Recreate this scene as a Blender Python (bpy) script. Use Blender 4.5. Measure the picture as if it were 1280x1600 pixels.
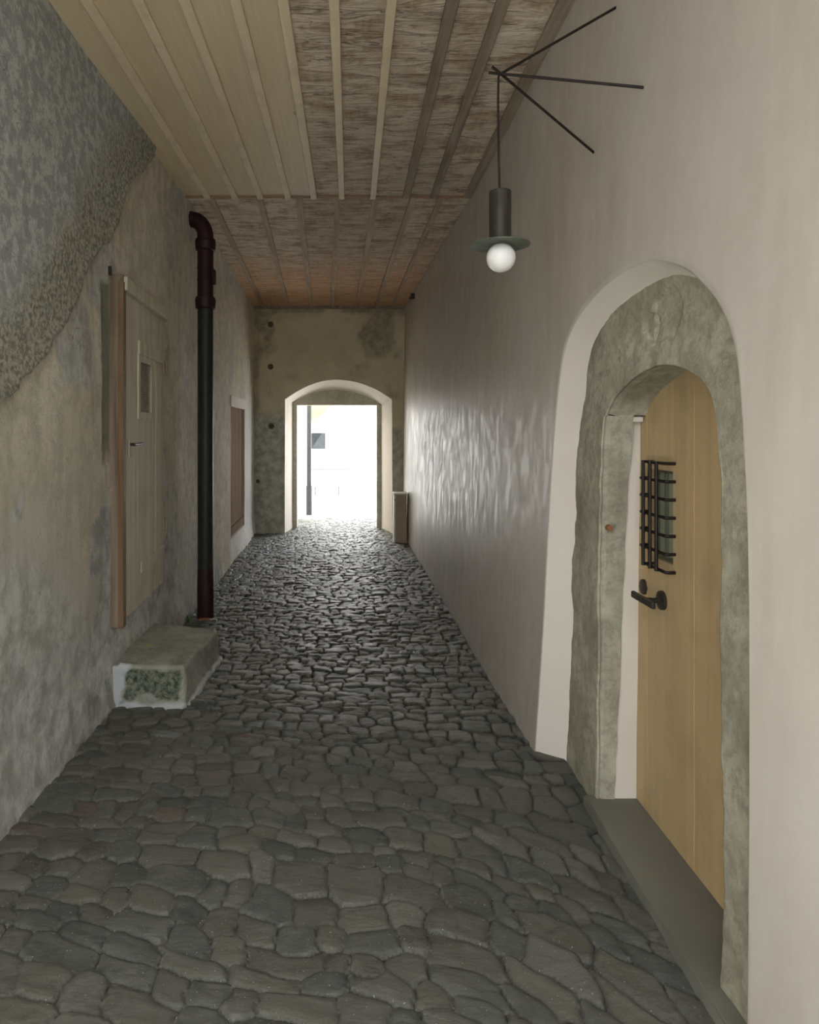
import bpy, bmesh, math, random
import numpy as np
from mathutils import Vector, Matrix
random.seed(7); RNG = np.random.default_rng(11)
for o in list(bpy.data.objects): bpy.data.objects.remove(o)
S = bpy.context.scene; COL = S.collection

# ------------------------------------------------------------------ camera
EYE = 1.6; F = 1100.0; CX = 548.0; CY = 674.0        # metres, focal length and principal point in pixels of 1280x1600
cd = bpy.data.cameras.new('camera'); cam = bpy.data.objects.new('camera', cd); COL.objects.link(cam)
cam.location = (0, 0, EYE); cam.rotation_euler = (math.pi/2, 0, 0)
cd.sensor_fit = 'VERTICAL'; cd.sensor_height = 36; cd.sensor_width = 36
cd.lens = F/1600*36; cd.shift_x = (640-CX)/1600; cd.shift_y = -(800-CY)/1600
cd.clip_start = .05; cd.clip_end = 300
S.camera = cam
# ------------------------------------------------------------------ sky, sun, exposure
S.view_settings.view_transform = 'Standard'; S.view_settings.look = 'None'
S.view_settings.gamma = 1; S.view_settings.use_curve_mapping = False
S.view_settings.exposure = 1.36
S.cycles.diffuse_bounces = 10; S.cycles.max_bounces = 14; S.cycles.sample_clamp_indirect = 8
SKY = 2.6
w = bpy.data.worlds.new('sky'); S.world = w; w.use_nodes = True
nt = w.node_tree; nt.nodes.clear()
wo = nt.nodes.new('ShaderNodeOutputWorld'); bg = nt.nodes.new('ShaderNodeBackground')
tc = nt.nodes.new('ShaderNodeTexCoord'); sp = nt.nodes.new('ShaderNodeSeparateXYZ'); rp = nt.nodes.new('ShaderNodeValToRGB')
nt.links.new(tc.outputs['Generated'], sp.inputs[0]); nt.links.new(sp.outputs['Z'], rp.inputs[0])
rp.color_ramp.elements[0].color = (1, .982, .97, 1); rp.color_ramp.elements[1].color = (.78, .88, 1, 1)
nt.links.new(rp.outputs[0], bg.inputs[0]); bg.inputs[1].default_value = SKY; nt.links.new(bg.outputs[0], wo.inputs[0])
sd = bpy.data.lights.new('sun', 'SUN'); so = bpy.data.objects.new('sun', sd); COL.objects.link(so)
sd.energy = 14.0; sd.angle = math.radians(.6); sd.color = (1, .95, .86)
so.rotation_euler = Vector((-.50, .50, -.80)).to_track_quat('-Z', 'Y').to_euler()
def portal(name, loc, rot, sx, sy):                 # helps the renderer find the open ends of the passage
    l = bpy.data.lights.new(name, 'AREA'); l.shape = 'RECTANGLE'; l.size = sx; l.size_y = sy
    l.cycles.is_portal = True
    o = bpy.data.objects.new(name, l); COL.objects.link(o); o.location = loc; o.rotation_euler = rot
portal('daylight_portal', (-.2, -.65, 1.8), (math.pi/2, 0, 0), 2.6, 3.8)
portal('daylight_portal.001', (-.2, 12.05, 1.1), (-math.pi/2, 0, 0), 1.7, 2.4)

# ------------------------------------------------------------------ node helper
class NT:
    def __init__(s, name):
        s.m = bpy.data.materials.new(name); s.m.use_nodes = True; s.t = s.m.node_tree; s.t.nodes.clear()
        s.out = s.t.nodes.new('ShaderNodeOutputMaterial'); s.b = s.t.nodes.new('ShaderNodeBsdfPrincipled')
        s.L(s.b.outputs[0], s.out.inputs[0]); s.tc = s.t.nodes.new('ShaderNodeTexCoord')
    def L(s, a, b): s.t.links.new(a, b)
    def setin(s, sock, v):
        if hasattr(v, 'is_output'): s.L(v, sock)
        elif isinstance(v, (tuple, list)): sock.default_value = tuple(v)+((1,) if len(v) == 3 and sock.type == 'RGBA' else ())
        else: sock.default_value = v
    def coords(s, scale=(1, 1, 1), loc=(0, 0, 0)):
        n = s.t.nodes.new('ShaderNodeMapping'); s.L(s.tc.outputs['Object'], n.inputs[0])
        n.inputs['Scale'].default_value = scale; n.inputs['Location'].default_value = loc; return n.outputs[0]
    def noise(s, scale, detail=4, rough=.55, vec=None, dist=0):
        n = s.t.nodes.new('ShaderNodeTexNoise'); s.L(vec or s.tc.outputs['Object'], n.inputs['Vector'])
        n.inputs['Scale'].default_value = scale; n.inputs['Detail'].default_value = detail
        n.inputs['Roughness'].default_value = rough; n.inputs['Distortion'].default_value = dist; return n.outputs[0]
    def ramp(s, f, stops):
        n = s.t.nodes.new('ShaderNodeValToRGB'); s.L(f, n.inputs[0]); e = n.color_ramp.elements
        while len(e) < len(stops): e.new(.5)
        for k, (p, c) in enumerate(stops):
            e[k].position = p; e[k].color = (c, c, c, 1) if not isinstance(c, tuple) else c+(1,)
        return n.outputs[0]
    def mix(s, f, a, b, mode='MIX'):
        n = s.t.nodes.new('ShaderNodeMix'); n.data_type = 'RGBA'; n.blend_type = mode
        s.setin(n.inputs[0], f); s.setin(n.inputs[6], a); s.setin(n.inputs[7], b); return n.outputs[2]
    def math(s, op, a, b=0.0):
        n = s.t.nodes.new('ShaderNodeMath'); n.operation = op; s.setin(n.inputs[0], a); s.setin(n.inputs[1], b); return n.outputs[0]
    def attr(s, name):
        n = s.t.nodes.new('ShaderNodeAttribute'); n.attribute_name = name; return n
    def sep(s, v):
        n = s.t.nodes.new('ShaderNodeSeparateXYZ'); s.L(v, n.inputs[0]); return n.outputs
    def bump(s, h, strength=.5, dist=.01, prev=None):
        n = s.t.nodes.new('ShaderNodeBump'); s.L(h, n.inputs['Height']); n.inputs['Strength'].default_value = strength
        n.inputs['Distance'].default_value = dist
        if prev: s.L(prev, n.inputs['Normal'])
        s.L(n.outputs[0], s.b.inputs['Normal']); return n.outputs[0]
    def set(s, color=None, rough=None, spec=None, metal=None):
        if color is not None: s.setin(s.b.inputs['Base Color'], color)
        if rough is not None: s.setin(s.b.inputs['Roughness'], rough)
        if spec is not None: s.setin(s.b.inputs['Specular IOR Level'], spec)
        if metal is not None: s.b.inputs['Metallic'].default_value = metal
        return s.m

def simple(name, c, rough=.6, spec=.4, metal=0, var=.15, scale=12, bump=.15):
    t = NT(name); n = t.noise(scale, 5)
    t.set(t.mix(t.ramp(n, [(.3, 0.), (.7, 1.)]), tuple(v*(1-var) for v in c), tuple(min(1, v*(1+var)) for v in c)), rough, spec, metal)
    t.bump(t.noise(scale*4, 4), bump, .004); return t.m

# ------------------------------------------------------------------ materials
def m_left_wall():
    t = NT('old_plaster'); a = t.attr('mask'); rough, chase, grey = t.sep(a.outputs['Vector'])[:3]
    n1 = t.noise(1.3, 6, .6); n2 = t.noise(9, 8, .68); n3 = t.noise(45, 5, .6)
    base = t.mix(t.ramp(n1, [(.35, 0.), (.65, 1.)]), (.62, .56, .42), (.73, .67, .54))
    base = t.mix(t.math('MULTIPLY', t.ramp(n2, [(.44, 0.), (.60, 1.)]), .6), base, (.43, .40, .315))
    base = t.mix(grey, base, t.mix(t.ramp(n2, [(.4, 0.), (.6, 1.)]), (.37, .37, .325), (.64, .635, .59)))
    up = t.mix(t.ramp(t.noise(16, 8, .75), [(.47, 0.), (.56, 1.)]), (.33, .34, .325), (.54, .54, .50))
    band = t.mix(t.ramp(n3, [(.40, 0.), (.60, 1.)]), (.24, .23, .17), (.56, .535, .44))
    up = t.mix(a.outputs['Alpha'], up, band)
    col = t.mix(rough, base, up)
    col = t.mix(chase, col, (.20, .20, .15))
    col = t.mix(t.attr('lime').outputs['Fac'], col, (.74, .74, .73))  # carries the painted-in light beyond the far door and the white base
    sp_ = t.ramp(n3, [(.62, 0.), (.72, .5)]); col = t.mix(sp_, col, (.20, .185, .145))
    v = t.coords((1, 5, .6)); st = t.ramp(t.noise(2.2, 5, .6, v), [(.5, 0.), (.75, 1.)])
    col = t.mix(t.math('MULTIPLY', st, .35), col, (.27, .255, .20))
    cr = t.t.nodes.new('ShaderNodeTexVoronoi'); cr.feature = 'DISTANCE_TO_EDGE'; cr.inputs['Scale'].default_value = 1.1
    dm = t.t.nodes.new('ShaderNodeVectorMath'); dm.operation = 'ADD'
    t.L(t.tc.outputs['Object'], dm.inputs[0])
    nn = t.t.nodes.new('ShaderNodeTexNoise'); nn.inputs['Scale'].default_value = 4; t.L(t.tc.outputs['Object'], nn.inputs['Vector']); t.L(nn.outputs['Color'], dm.inputs[1])
    t.L(dm.outputs[0], cr.inputs['Vector'])
    ck = t.math('MULTIPLY', t.ramp(cr.outputs['Distance'], [(0., 1.), (.006, 0.)]), t.ramp(t.noise(1.7, 2), [(.55, 0.), (.62, .6)]))
    col = t.mix(ck, col, (.12, .11, .09))
    t.set(col, .85, .25)
    p = t.bump(n2, .55, .03); t.bump(t.math('ADD', t.noise(60, 6, .7), t.math('MULTIPLY', a.outputs['Alpha'], t.math('MULTIPLY', t.noise(75, 5, .7), 2.5))), .7, .014, p)
    return t.m
def m_right_wall():
    t = NT('polished_lime_plaster')
    v = t.coords((1, 3.2, .55)); n1 = t.noise(1.6, 6, .62, v); n2 = t.noise(1.1, 5, .6); n3 = t.noise(14, 7, .7)
    c = t.mix(t.ramp(n1, [(.35, 0.), (.65, 1.)]), (.45, .405, .34), (.55, .495, .43))
    c = t.mix(t.ramp(n2, [(.4, 0.), (.65, 1.)]), c, (.52, .48, .435))
    c = t.mix(t.math('MULTIPLY', t.ramp(n3, [(.5, 0.), (.65, 1.)]), .18), c, (.60, .575, .52))
    r = t.ramp(t.noise(6.5, 9, .8, t.coords((1, 2.0, .8))), [(.42, .36), (.57, .60)])
    t.set(c, r, .5)
    p = None; t.bump(t.noise(30, 6, .65, t.coords((1, 1.5, .6))), .12, .004, p)
    return t.m
def m_reveal():
    t = NT('white_lime_plaster'); n = t.noise(5, 5)
    t.set(t.mix(n, (.66, .60, .52), (.72, .67, .60)), .8, .2); t.bump(t.noise(40, 4), .12, .004); return t.m
def m_end_wall():
    t = NT('stained_plaster'); a = t.attr('mask'); stain, grey, _ = t.sep(a.outputs['Vector'])[:3]
    n1 = t.noise(2.4, 7, .65); n2 = t.noise(9, 7, .7)
    c = t.mix(t.ramp(n1, [(.35, 0.), (.65, 1.)]), (.56, .49, .33), (.68, .61, .43))
    c = t.mix(t.math('MULTIPLY', stain, t.ramp(n2, [(.35, .35), (.6, 1.)])), c, (.30, .275, .19))
    c = t.mix(grey, c, t.mix(t.ramp(n2, [(.4, 0.), (.6, 1.)]), (.33, .34, .27), (.58, .58, .50)))
    t.set(c, .9, .2); t.bump(n2, .3, .02); return t.m
def m_frame_stone(name='sandstone', a1=(.27, .25, .185), a2=(.47, .445, .35)):
    t = NT(name); n1 = t.noise(3, 8, .68); n2 = t.noise(28, 8, .72)
    c = t.mix(t.ramp(n1, [(.35, 0.), (.62, 1.)]), a1, a2)
    c = t.mix(t.math('MULTIPLY', t.ramp(n2, [(.45, 0.), (.6, 1.)]), .5), c, tuple(v*.72 for v in a1))
    c = t.mix(t.ramp(t.noise(7, 5, .6), [(.6, 0.), (.68, .55)]), c, tuple(v*1.12 for v in a2))
    t.set(c, .88, .25); p = t.bump(n1, .5, .03); t.bump(n2, .6, .012, p); return t.m
def m_floor():
    t = NT('cobblestone'); a = t.attr('col'); joint = a.outputs['Alpha']
    n = t.noise(22, 8, .7); n2 = t.noise(90, 5, .7)
    c = t.mix(t.math('MULTIPLY', t.ramp(n, [(.35, 0.), (.65, 1.)]), .55), a.outputs['Color'], t.mix(.6, a.outputs['Color'], (.235, .225, .175)))
    c = t.mix(t.ramp(n2, [(.66, 0.), (.76, .35)]), c, (.33, .33, .28))
    sandy = t.mix(t.ramp(n2, [(.4, 0.), (.6, 1.)]), (.10, .097, .078), (.22, .215, .18))
    sm = t.attr('sand').outputs['Fac']
    sand = t.mix(sm, (.035, .033, .026), sandy)
    c = t.mix(t.ramp(joint, [(.25, 1.), (.7, 0.)]), c, sand)
    c = t.mix(t.ramp(joint, [(.02, .85), (.24, 0.)]), c, (.022, .02, .015))
    c = t.mix(t.math('MULTIPLY', t.ramp(t.noise(130, 1, .4), [(.755, 0.), (.77, 1.)]), sm), c, (.62, .62, .58))
    dust = t.math('MULTIPLY', t.math('MULTIPLY', t.ramp(t.noise(4, 6, .7), [(.45, 0.), (.7, .6)]), sm), .8)
    c = t.mix(dust, c, (.21, .205, .18))
    r = t.math('ADD', t.ramp(n, [(.3, .27), (.7, .52)]), t.math('MULTIPLY', sm, .30))
    t.set(c, r, .5)
    n4 = t.noise(7, 8, .78, t.coords((3.2, 9, 4)), 1.0); p = t.bump(n4, .9, .018); p = t.bump(n, .6, .012, p); t.bump(n2, .6, .005, p); return t.m
def m_new_boards():
    t = NT('new_spruce'); a = t.attr('tone').outputs['Fac']
    v = t.coords((9, .35, 9)); n = t.noise(5, 5, .6, v, .6)
    c = t.mix(t.ramp(n, [(.35, 0.), (.7, 1.)]), (.60, .49, .31), (.68, .57, .375))
    c = t.mix(t.math('MULTIPLY', a, .35), c, (.54, .43, .265))
    kn = t.t.nodes.new('ShaderNodeTexVoronoi'); kn.inputs['Scale'].default_value = 1.0; t.L(t.coords((6.5, 1.6, 1)), kn.inputs['Vector'])
    c = t.mix(t.ramp(kn.outputs['Distance'], [(.03, .8), (.07, 0.)]), c, (.27, .16, .08))
    t.set(c, .6, .3); t.bump(n, .1, .003); return t.m
def m_old_boards():
    t = NT('old_limewashed_boards'); a = t.attr('tone').outputs['Fac']; orange = t.attr('orange').outputs['Fac']
    v = t.coords((9, .7, 9)); n = t.noise(4, 6, .6, v, .4)
    cross = t.noise(1.9, 5, .6, t.coords((1.6, 5.5, 1)), .8)
    blot = t.noise(4.5, 6, .66)
    old = t.mix(t.ramp(n, [(.35, 0.), (.65, 1.)]), (.34, .235, .15), (.52, .39, .27))
    old = t.mix(orange, old, t.mix(n, (.66, .34, .16), (.80, .50, .28)))
    wash = t.ramp(t.math('ADD', t.math('MULTIPLY', blot, .55), t.math('MULTIPLY', cross, .45)), [(.42, 0.), (.53, 1.)])
    wash = t.math('MULTIPLY', wash, t.math('SUBTRACT', .8, t.math('MULTIPLY', orange, .62)))
    c = t.mix(wash, old, (.80, .70, .56))
    c = t.mix(t.math('MULTIPLY', a, .4), c, t.mix(orange, (.28, .21, .14), (.50, .30, .17)))
    line = t.ramp(t.noise(2.1, 3, .5, t.coords((1.1, 9, 1), (3, 0, 0)), 1.2), [(.56, 0.), (.60, 1.), (.63, 0.)])
    line2 = t.ramp(t.noise(2.0, 3, .5, t.coords((.9, 10, 1), (9, 2, 0)), 1.4), [(.60, 0.), (.63, .8), (.66, 0.)])
    line = t.math('MAXIMUM', line, line2)
    c = t.mix(t.math('MULTIPLY', line, .65), c, (.13, .08, .05))
    c = t.mix(t.ramp(t.noise(13, 3, .5), [(.70, 0.), (.75, .8)]), c, (.10, .05, .03))
    t.set(c, .8, .25); p = t.bump(cross, .7, .06); t.bump(t.math('SUBTRACT', blot, line), .6, .015, p); return t.m
def m_wood(name, c1, c2, axis=2, rough=.7, f=30):
    t = NT(name); sc = [f, f, f]; sc[axis] = f*.05
    n = t.noise(1, 6, .6, t.coords(tuple(sc)), .5); b = t.noise(4, 5, .6)
    c = t.mix(t.ramp(n, [(.3, 0.), (.7, 1.)]), c1, c2); c = t.mix(t.math('MULTIPLY', t.ramp(b, [(.5, 0.), (.7, 1.)]), .35), c, tuple(v*.6 for v in c1))
    t.set(c, rough, .3); t.bump(n, .25, .004); return t.m
def m_metal(name, c, rough=.4, metal=.6):
    return simple(name, c, rough, .25, metal, .25, 25, .1)

M = dict(left=m_left_wall(), right=m_right_wall(), reveal=m_reveal(), end=m_end_wall(), stone=m_frame_stone(), floor=m_floor(),
    new=m_new_boards(), old=m_old_boards(),
    oldbat=m_wood('weathered_batten', (.20, .15, .105), (.38, .31, .235), 1, .8, 22),
    farbat=m_wood('tan_batten', (.34, .24, .16), (.58, .45, .33), 1, .8, 22),
    newbat=m_wood('new_batten', (.66, .54, .36), (.74, .62, .43), 1, .6, 22),
    fascia=m_wood('brown_trim', (.24, .14, .07), (.36, .22, .12), 0, .7, 22),
    doorwood=m_wood('pale_oiled_door_wood', (.44, .315, .165), (.52, .385, .215), 2, .5, 14),
    dooredge=m_wood('ochre_door_edge', (.50, .33, .14), (.58, .40, .19), 2, .5, 14),
    greydoor=m_wood('weathered_grey_wood', (.46, .42, .31), (.62, .57, .44), 2, .8, 14),
    post=m_wood('brown_frame_wood', (.11, .075, .045), (.31, .25, .18), 2, .85, 11),
    postside=m_wood('dark_frame_wood', (.13, .07, .035), (.24, .145, .08), 2, .7, 12),
    brownwood=m_wood('brown_wood', (.09, .045, .018), (.27, .14, .05), 2, .95, 10),
    crate=m_wood('light_plywood', (.40, .31, .22), (.46, .365, .265), 2, .6, 8),
    cratelight=simple('cream_edge', (.72, .69, .60), .6),
    iron=m_metal('black_iron', (.016, .011, .008), .5, 0),
    pipe=m_metal('maroon_pipe', (.028, .009, .009), .5, 0),
    pipelow=m_metal('dark_grey_pipe', (.022, .024, .020), .45, 0),
    bronze=m_metal('dark_bronze', (.038, .032, .024), .45, .15),
    shade=m_metal('green_grey_metal', (.12, .14, .105), .5, .1),
    black=simple('black_plastic', (.02, .018, .012), .5),
    slab=simple('smooth_grey_stone', (.17, .165, .135), .6, .4, 0, .14, 4, .1),
    palestone=m_frame_stone('pale_green_stone', (.40, .38, .29), (.58, .56, .46)), olive=simple('olive_frame', (.10, .105, .07), .5),
    step=m_frame_stone('granite', (.27, .28, .25), (.43, .43, .385)),
    moss=m_frame_stone('mossy_rough_stone', (.045, .065, .035), (.17, .18, .13)),
    mortar=simple('pale_mortar', (.50, .53, .53), .9, .2),
    white=simple('white_render', (.88, .89, .92), .9, .2, 0, .03),
    cream=simple('cream_render', (.80, .78, .71), .9, .2, 0, .03),
    tan=m_wood('tan_rafter_wood', (.11, .075, .05), (.15, .105, .075), 0, .7, 8),
    greypane=simple('grey_shutter', (.022, .026, .028), .6, .15),
    greypipe=simple('grey_zinc', (.05, .053, .05), .6, .2),
    gravel=simple('pale_gravel', (.60, .60, .60), .95, .2, 0, .12, 30, .5),
    leaf=simple('grey_green_leaf', (.06, .07, .045), .8),
    plug=simple('dark_plug', (.10, .095, .07), .9),
)
g = NT('window_glass'); M['glass'] = g.set((.30, .32, .23), .12, .6)
g = NT('opal_glass'); g.b.inputs['Emission Color'].default_value = (1, .95, .90, 1); g.b.inputs['Emission Strength'].default_value = .005
M['opal'] = g.set((.80, .78, .75), .35, .4)

# ------------------------------------------------------------------ object helpers
def tag(o, label=None, cat=None, group=None, kind=None):
    for k, v in (('label', label), ('category', cat), ('group', group), ('kind', kind)):
        if v: o[k] = v
    return o
def empty(name, loc, rz=0):
    o = bpy.data.objects.new(name, None); COL.objects.link(o); o.location = loc; o.rotation_euler = (0, 0, rz); o.empty_display_size = .1
    return o
def obj(name, me, mats, parent=None, world=True, smooth=None):
    """me: bmesh or mesh in world coordinates (world=True) or the parent's (world=False)"""
    if isinstance(me, bmesh.types.BMesh):
        bm = me; bmesh.ops.recalc_face_normals(bm, faces=bm.faces); me = bpy.data.meshes.new(name); bm.to_mesh(me); bm.free()
    if not isinstance(mats, (list, tuple)): mats = [mats]
    for m in mats: me.materials.append(m)
    me.name = name; o = bpy.data.objects.new(name, me); COL.objects.link(o)
    if parent:
        if world:
            mw = Matrix.Identity(4); p = parent
            while p: mw = Matrix.LocRotScale(p.location, p.rotation_euler, p.scale) @ mw; p = p.parent
            me.transform(mw.inverted())
        o.parent = parent
    if smooth is not None:
        me.polygons.foreach_set('use_smooth', [True]*len(me.polygons))
        if smooth < 180: me.set_sharp_from_angle(angle=math.radians(smooth))
    return o
def box(bm, x0, x1, y0, y1, z0, z1, bev=0, mi=0):
    vs = [bm.verts.new(p) for p in ((x0,y0,z0),(x1,y0,z0),(x1,y1,z0),(x0,y1,z0),(x0,y0,z1),(x1,y0,z1),(x1,y1,z1),(x0,y1,z1))]
    fs = [bm.faces.new([vs[i] for i in q]) for q in ((0,3,2,1),(4,5,6,7),(0,1,5,4),(1,2,6,5),(2,3,7,6),(3,0,4,7))]
    for f in fs: f.material_index = mi
    if bev:
        es = list({e for f in fs for e in f.edges}); r = bmesh.ops.bevel(bm, geom=es, offset=bev, segments=2, affect='EDGES', profile=.5)
        for f in r['faces']: f.material_index = mi
def tube(bm, pts, r, n=14, cap=True, radii=None):
    pts = [Vector(p) for p in pts]; rings = []; up = None
    for i, p in enumerate(pts):
        t = ((pts[i+1]-p).normalized() if i < len(pts)-1 else Vector())+((p-pts[i-1]).normalized() if i else Vector()); t.normalize()
        if up is None: up = t.orthogonal().normalized()
        a = (up-t*up.dot(t)).normalized(); up = a; b = t.cross(a); rr = radii[i] if radii else r
        rings.append([bm.verts.new(p+(a*math.cos(2*math.pi*k/n)+b*math.sin(2*math.pi*k/n))*rr) for k in range(n)])
    for A, B in zip(rings, rings[1:]):
        for k in range(n): bm.faces.new((A[k], A[(k+1) % n], B[(k+1) % n], B[k]))
    if cap: bm.faces.new(rings[0][::-1]); bm.faces.new(rings[-1])
def lathe(bm, c, prof, n=32, axis='z'):
    c = Vector(c); rings = []
    for r, h in prof:
        ring = []
        for k in range(n):
            a = 2*math.pi*k/n; p = (r*math.cos(a), r*math.sin(a), h) if axis == 'z' else (h, r*math.cos(a), r*math.sin(a))
            ring.append(bm.verts.new(c+Vector(p)))
        rings.append(ring)
    for A, B in zip(rings, rings[1:]):
        for k in range(n): bm.faces.new((A[k], A[(k+1) % n], B[(k+1) % n], B[k]))
    bm.faces.new(rings[0][::-1]); bm.faces.new(rings[-1])
def BM(): return bmesh.new()

# value noise in numpy
_T = RNG.random((256, 256))
def vnoise(x, y):
    x = np.asarray(x, float); y = np.asarray(y, float)
    xi = np.floor(x).astype(int); yi = np.floor(y).astype(int); fx = x-xi; fy = y-yi
    fx = fx*fx*(3-2*fx); fy = fy*fy*(3-2*fy); a = lambda i, j: _T[i % 256, j % 256]
    return (a(xi, yi)*(1-fx)+a(xi+1, yi)*fx)*(1-fy)+(a(xi, yi+1)*(1-fx)+a(xi+1, yi+1)*fx)*fy-.5
def fbm(x, y, s=1., o=4):
    r = 0; amp = 1
    for k in range(o): r = r+amp*vnoise(x*s+17.3*k, y*s+5.1*k); s *= 2.03; amp *= .5
    return r
def sstep(a, b, x): t = np.clip((x-a)/(b-a), 0, 1); return t*t*(3-2*t)
def grid_mesh(name, P, keep=None, wrap=False):
    """P: (n,m,3) points"""
    n, m = P.shape[:2]; idx = np.arange(n*m).reshape(n, m)
    q = np.stack([idx[:-1, :-1], idx[1:, :-1], idx[1:, 1:], idx[:-1, 1:]], -1).reshape(-1, 4)
    if keep is not None: q = q[keep.reshape(-1)]
    me = bpy.data.meshes.new(name); me.vertices.add(n*m); me.vertices.foreach_set('co', P.reshape(-1).astype(np.float32))
    me.loops.add(q.size); me.loops.foreach_set('vertex_index', q.reshape(-1).astype(np.int32))
    me.polygons.add(len(q)); me.polygons.foreach_set('loop_start', (np.arange(len(q))*4).astype(np.int32))
    me.update(calc_edges=True); me.validate(); return me
def add_attr(me, name, arr):
    arr = np.asarray(arr, np.float32)
    if arr.ndim and arr.shape[-1] == 4 and arr.ndim > 1:
        a = me.attributes.new(name, 'FLOAT_COLOR', 'POINT'); a.data.foreach_set('color', arr.reshape(-1))
    else:
        a = me.attributes.new(name, 'FLOAT', 'POINT'); a.data.foreach_set('value', arr.reshape(-1))
def seg_dist(px, py, pts):
    """signed distance to an open polyline; positive on its left"""
    best = np.full(np.shape(px), 1e9); sg = np.ones(np.shape(px))
    for (ax, ay), (bx, by) in zip(pts, pts[1:]):
        dx, dy = bx-ax, by-ay; t = np.clip(((px-ax)*dx+(py-ay)*dy)/(dx*dx+dy*dy), 0, 1)
        d = np.hypot(px-ax-t*dx, py-ay-t*dy); s = np.sign(dx*(py-ay)-dy*(px-ax))
        u = d < best; best = np.where(u, d, best); sg = np.where(u, s, sg)
    return best*sg

CEIL = 3.55; YN = -.6; YE = 11.02                  # ceiling height, near mouth, far wall
def lx(D, z):                                       # left wall face
    lo = np.interp(D, [YN, 2.77, 7.3, 10.86, 11.3], [-1.36, -1.385, -1.41, -1.51, -1.52])
    hi = np.interp(D, [YN, 3.18, 5.81, 10.83, 11.3], [-1.40, -1.395, -1.37, -1.506, -1.52]); return lo+(hi-lo)*np.clip(z/CEIL, 0, 1)
def rx(D, z):                                       # right wall face, leaning out a little at the top
    lo = np.interp(D, [YN, 3.49, 4.66, 5.97, 10.1, 11.3], [.95, .911, .891, .882, .817, .80])
    hi = np.interp(D, [YN, 3.18, 5.81, 11.1, 11.3], [1.012, 1.009, 1.0, .848, .845]); return lo+(hi-lo)*np.clip(z/CEIL, 0, 1)
def ray_x(px, py, x): D = x*F/(px-CX); return D, EYE+(CY-py)*D/F      # a measured point on a wall at lateral position x

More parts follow.
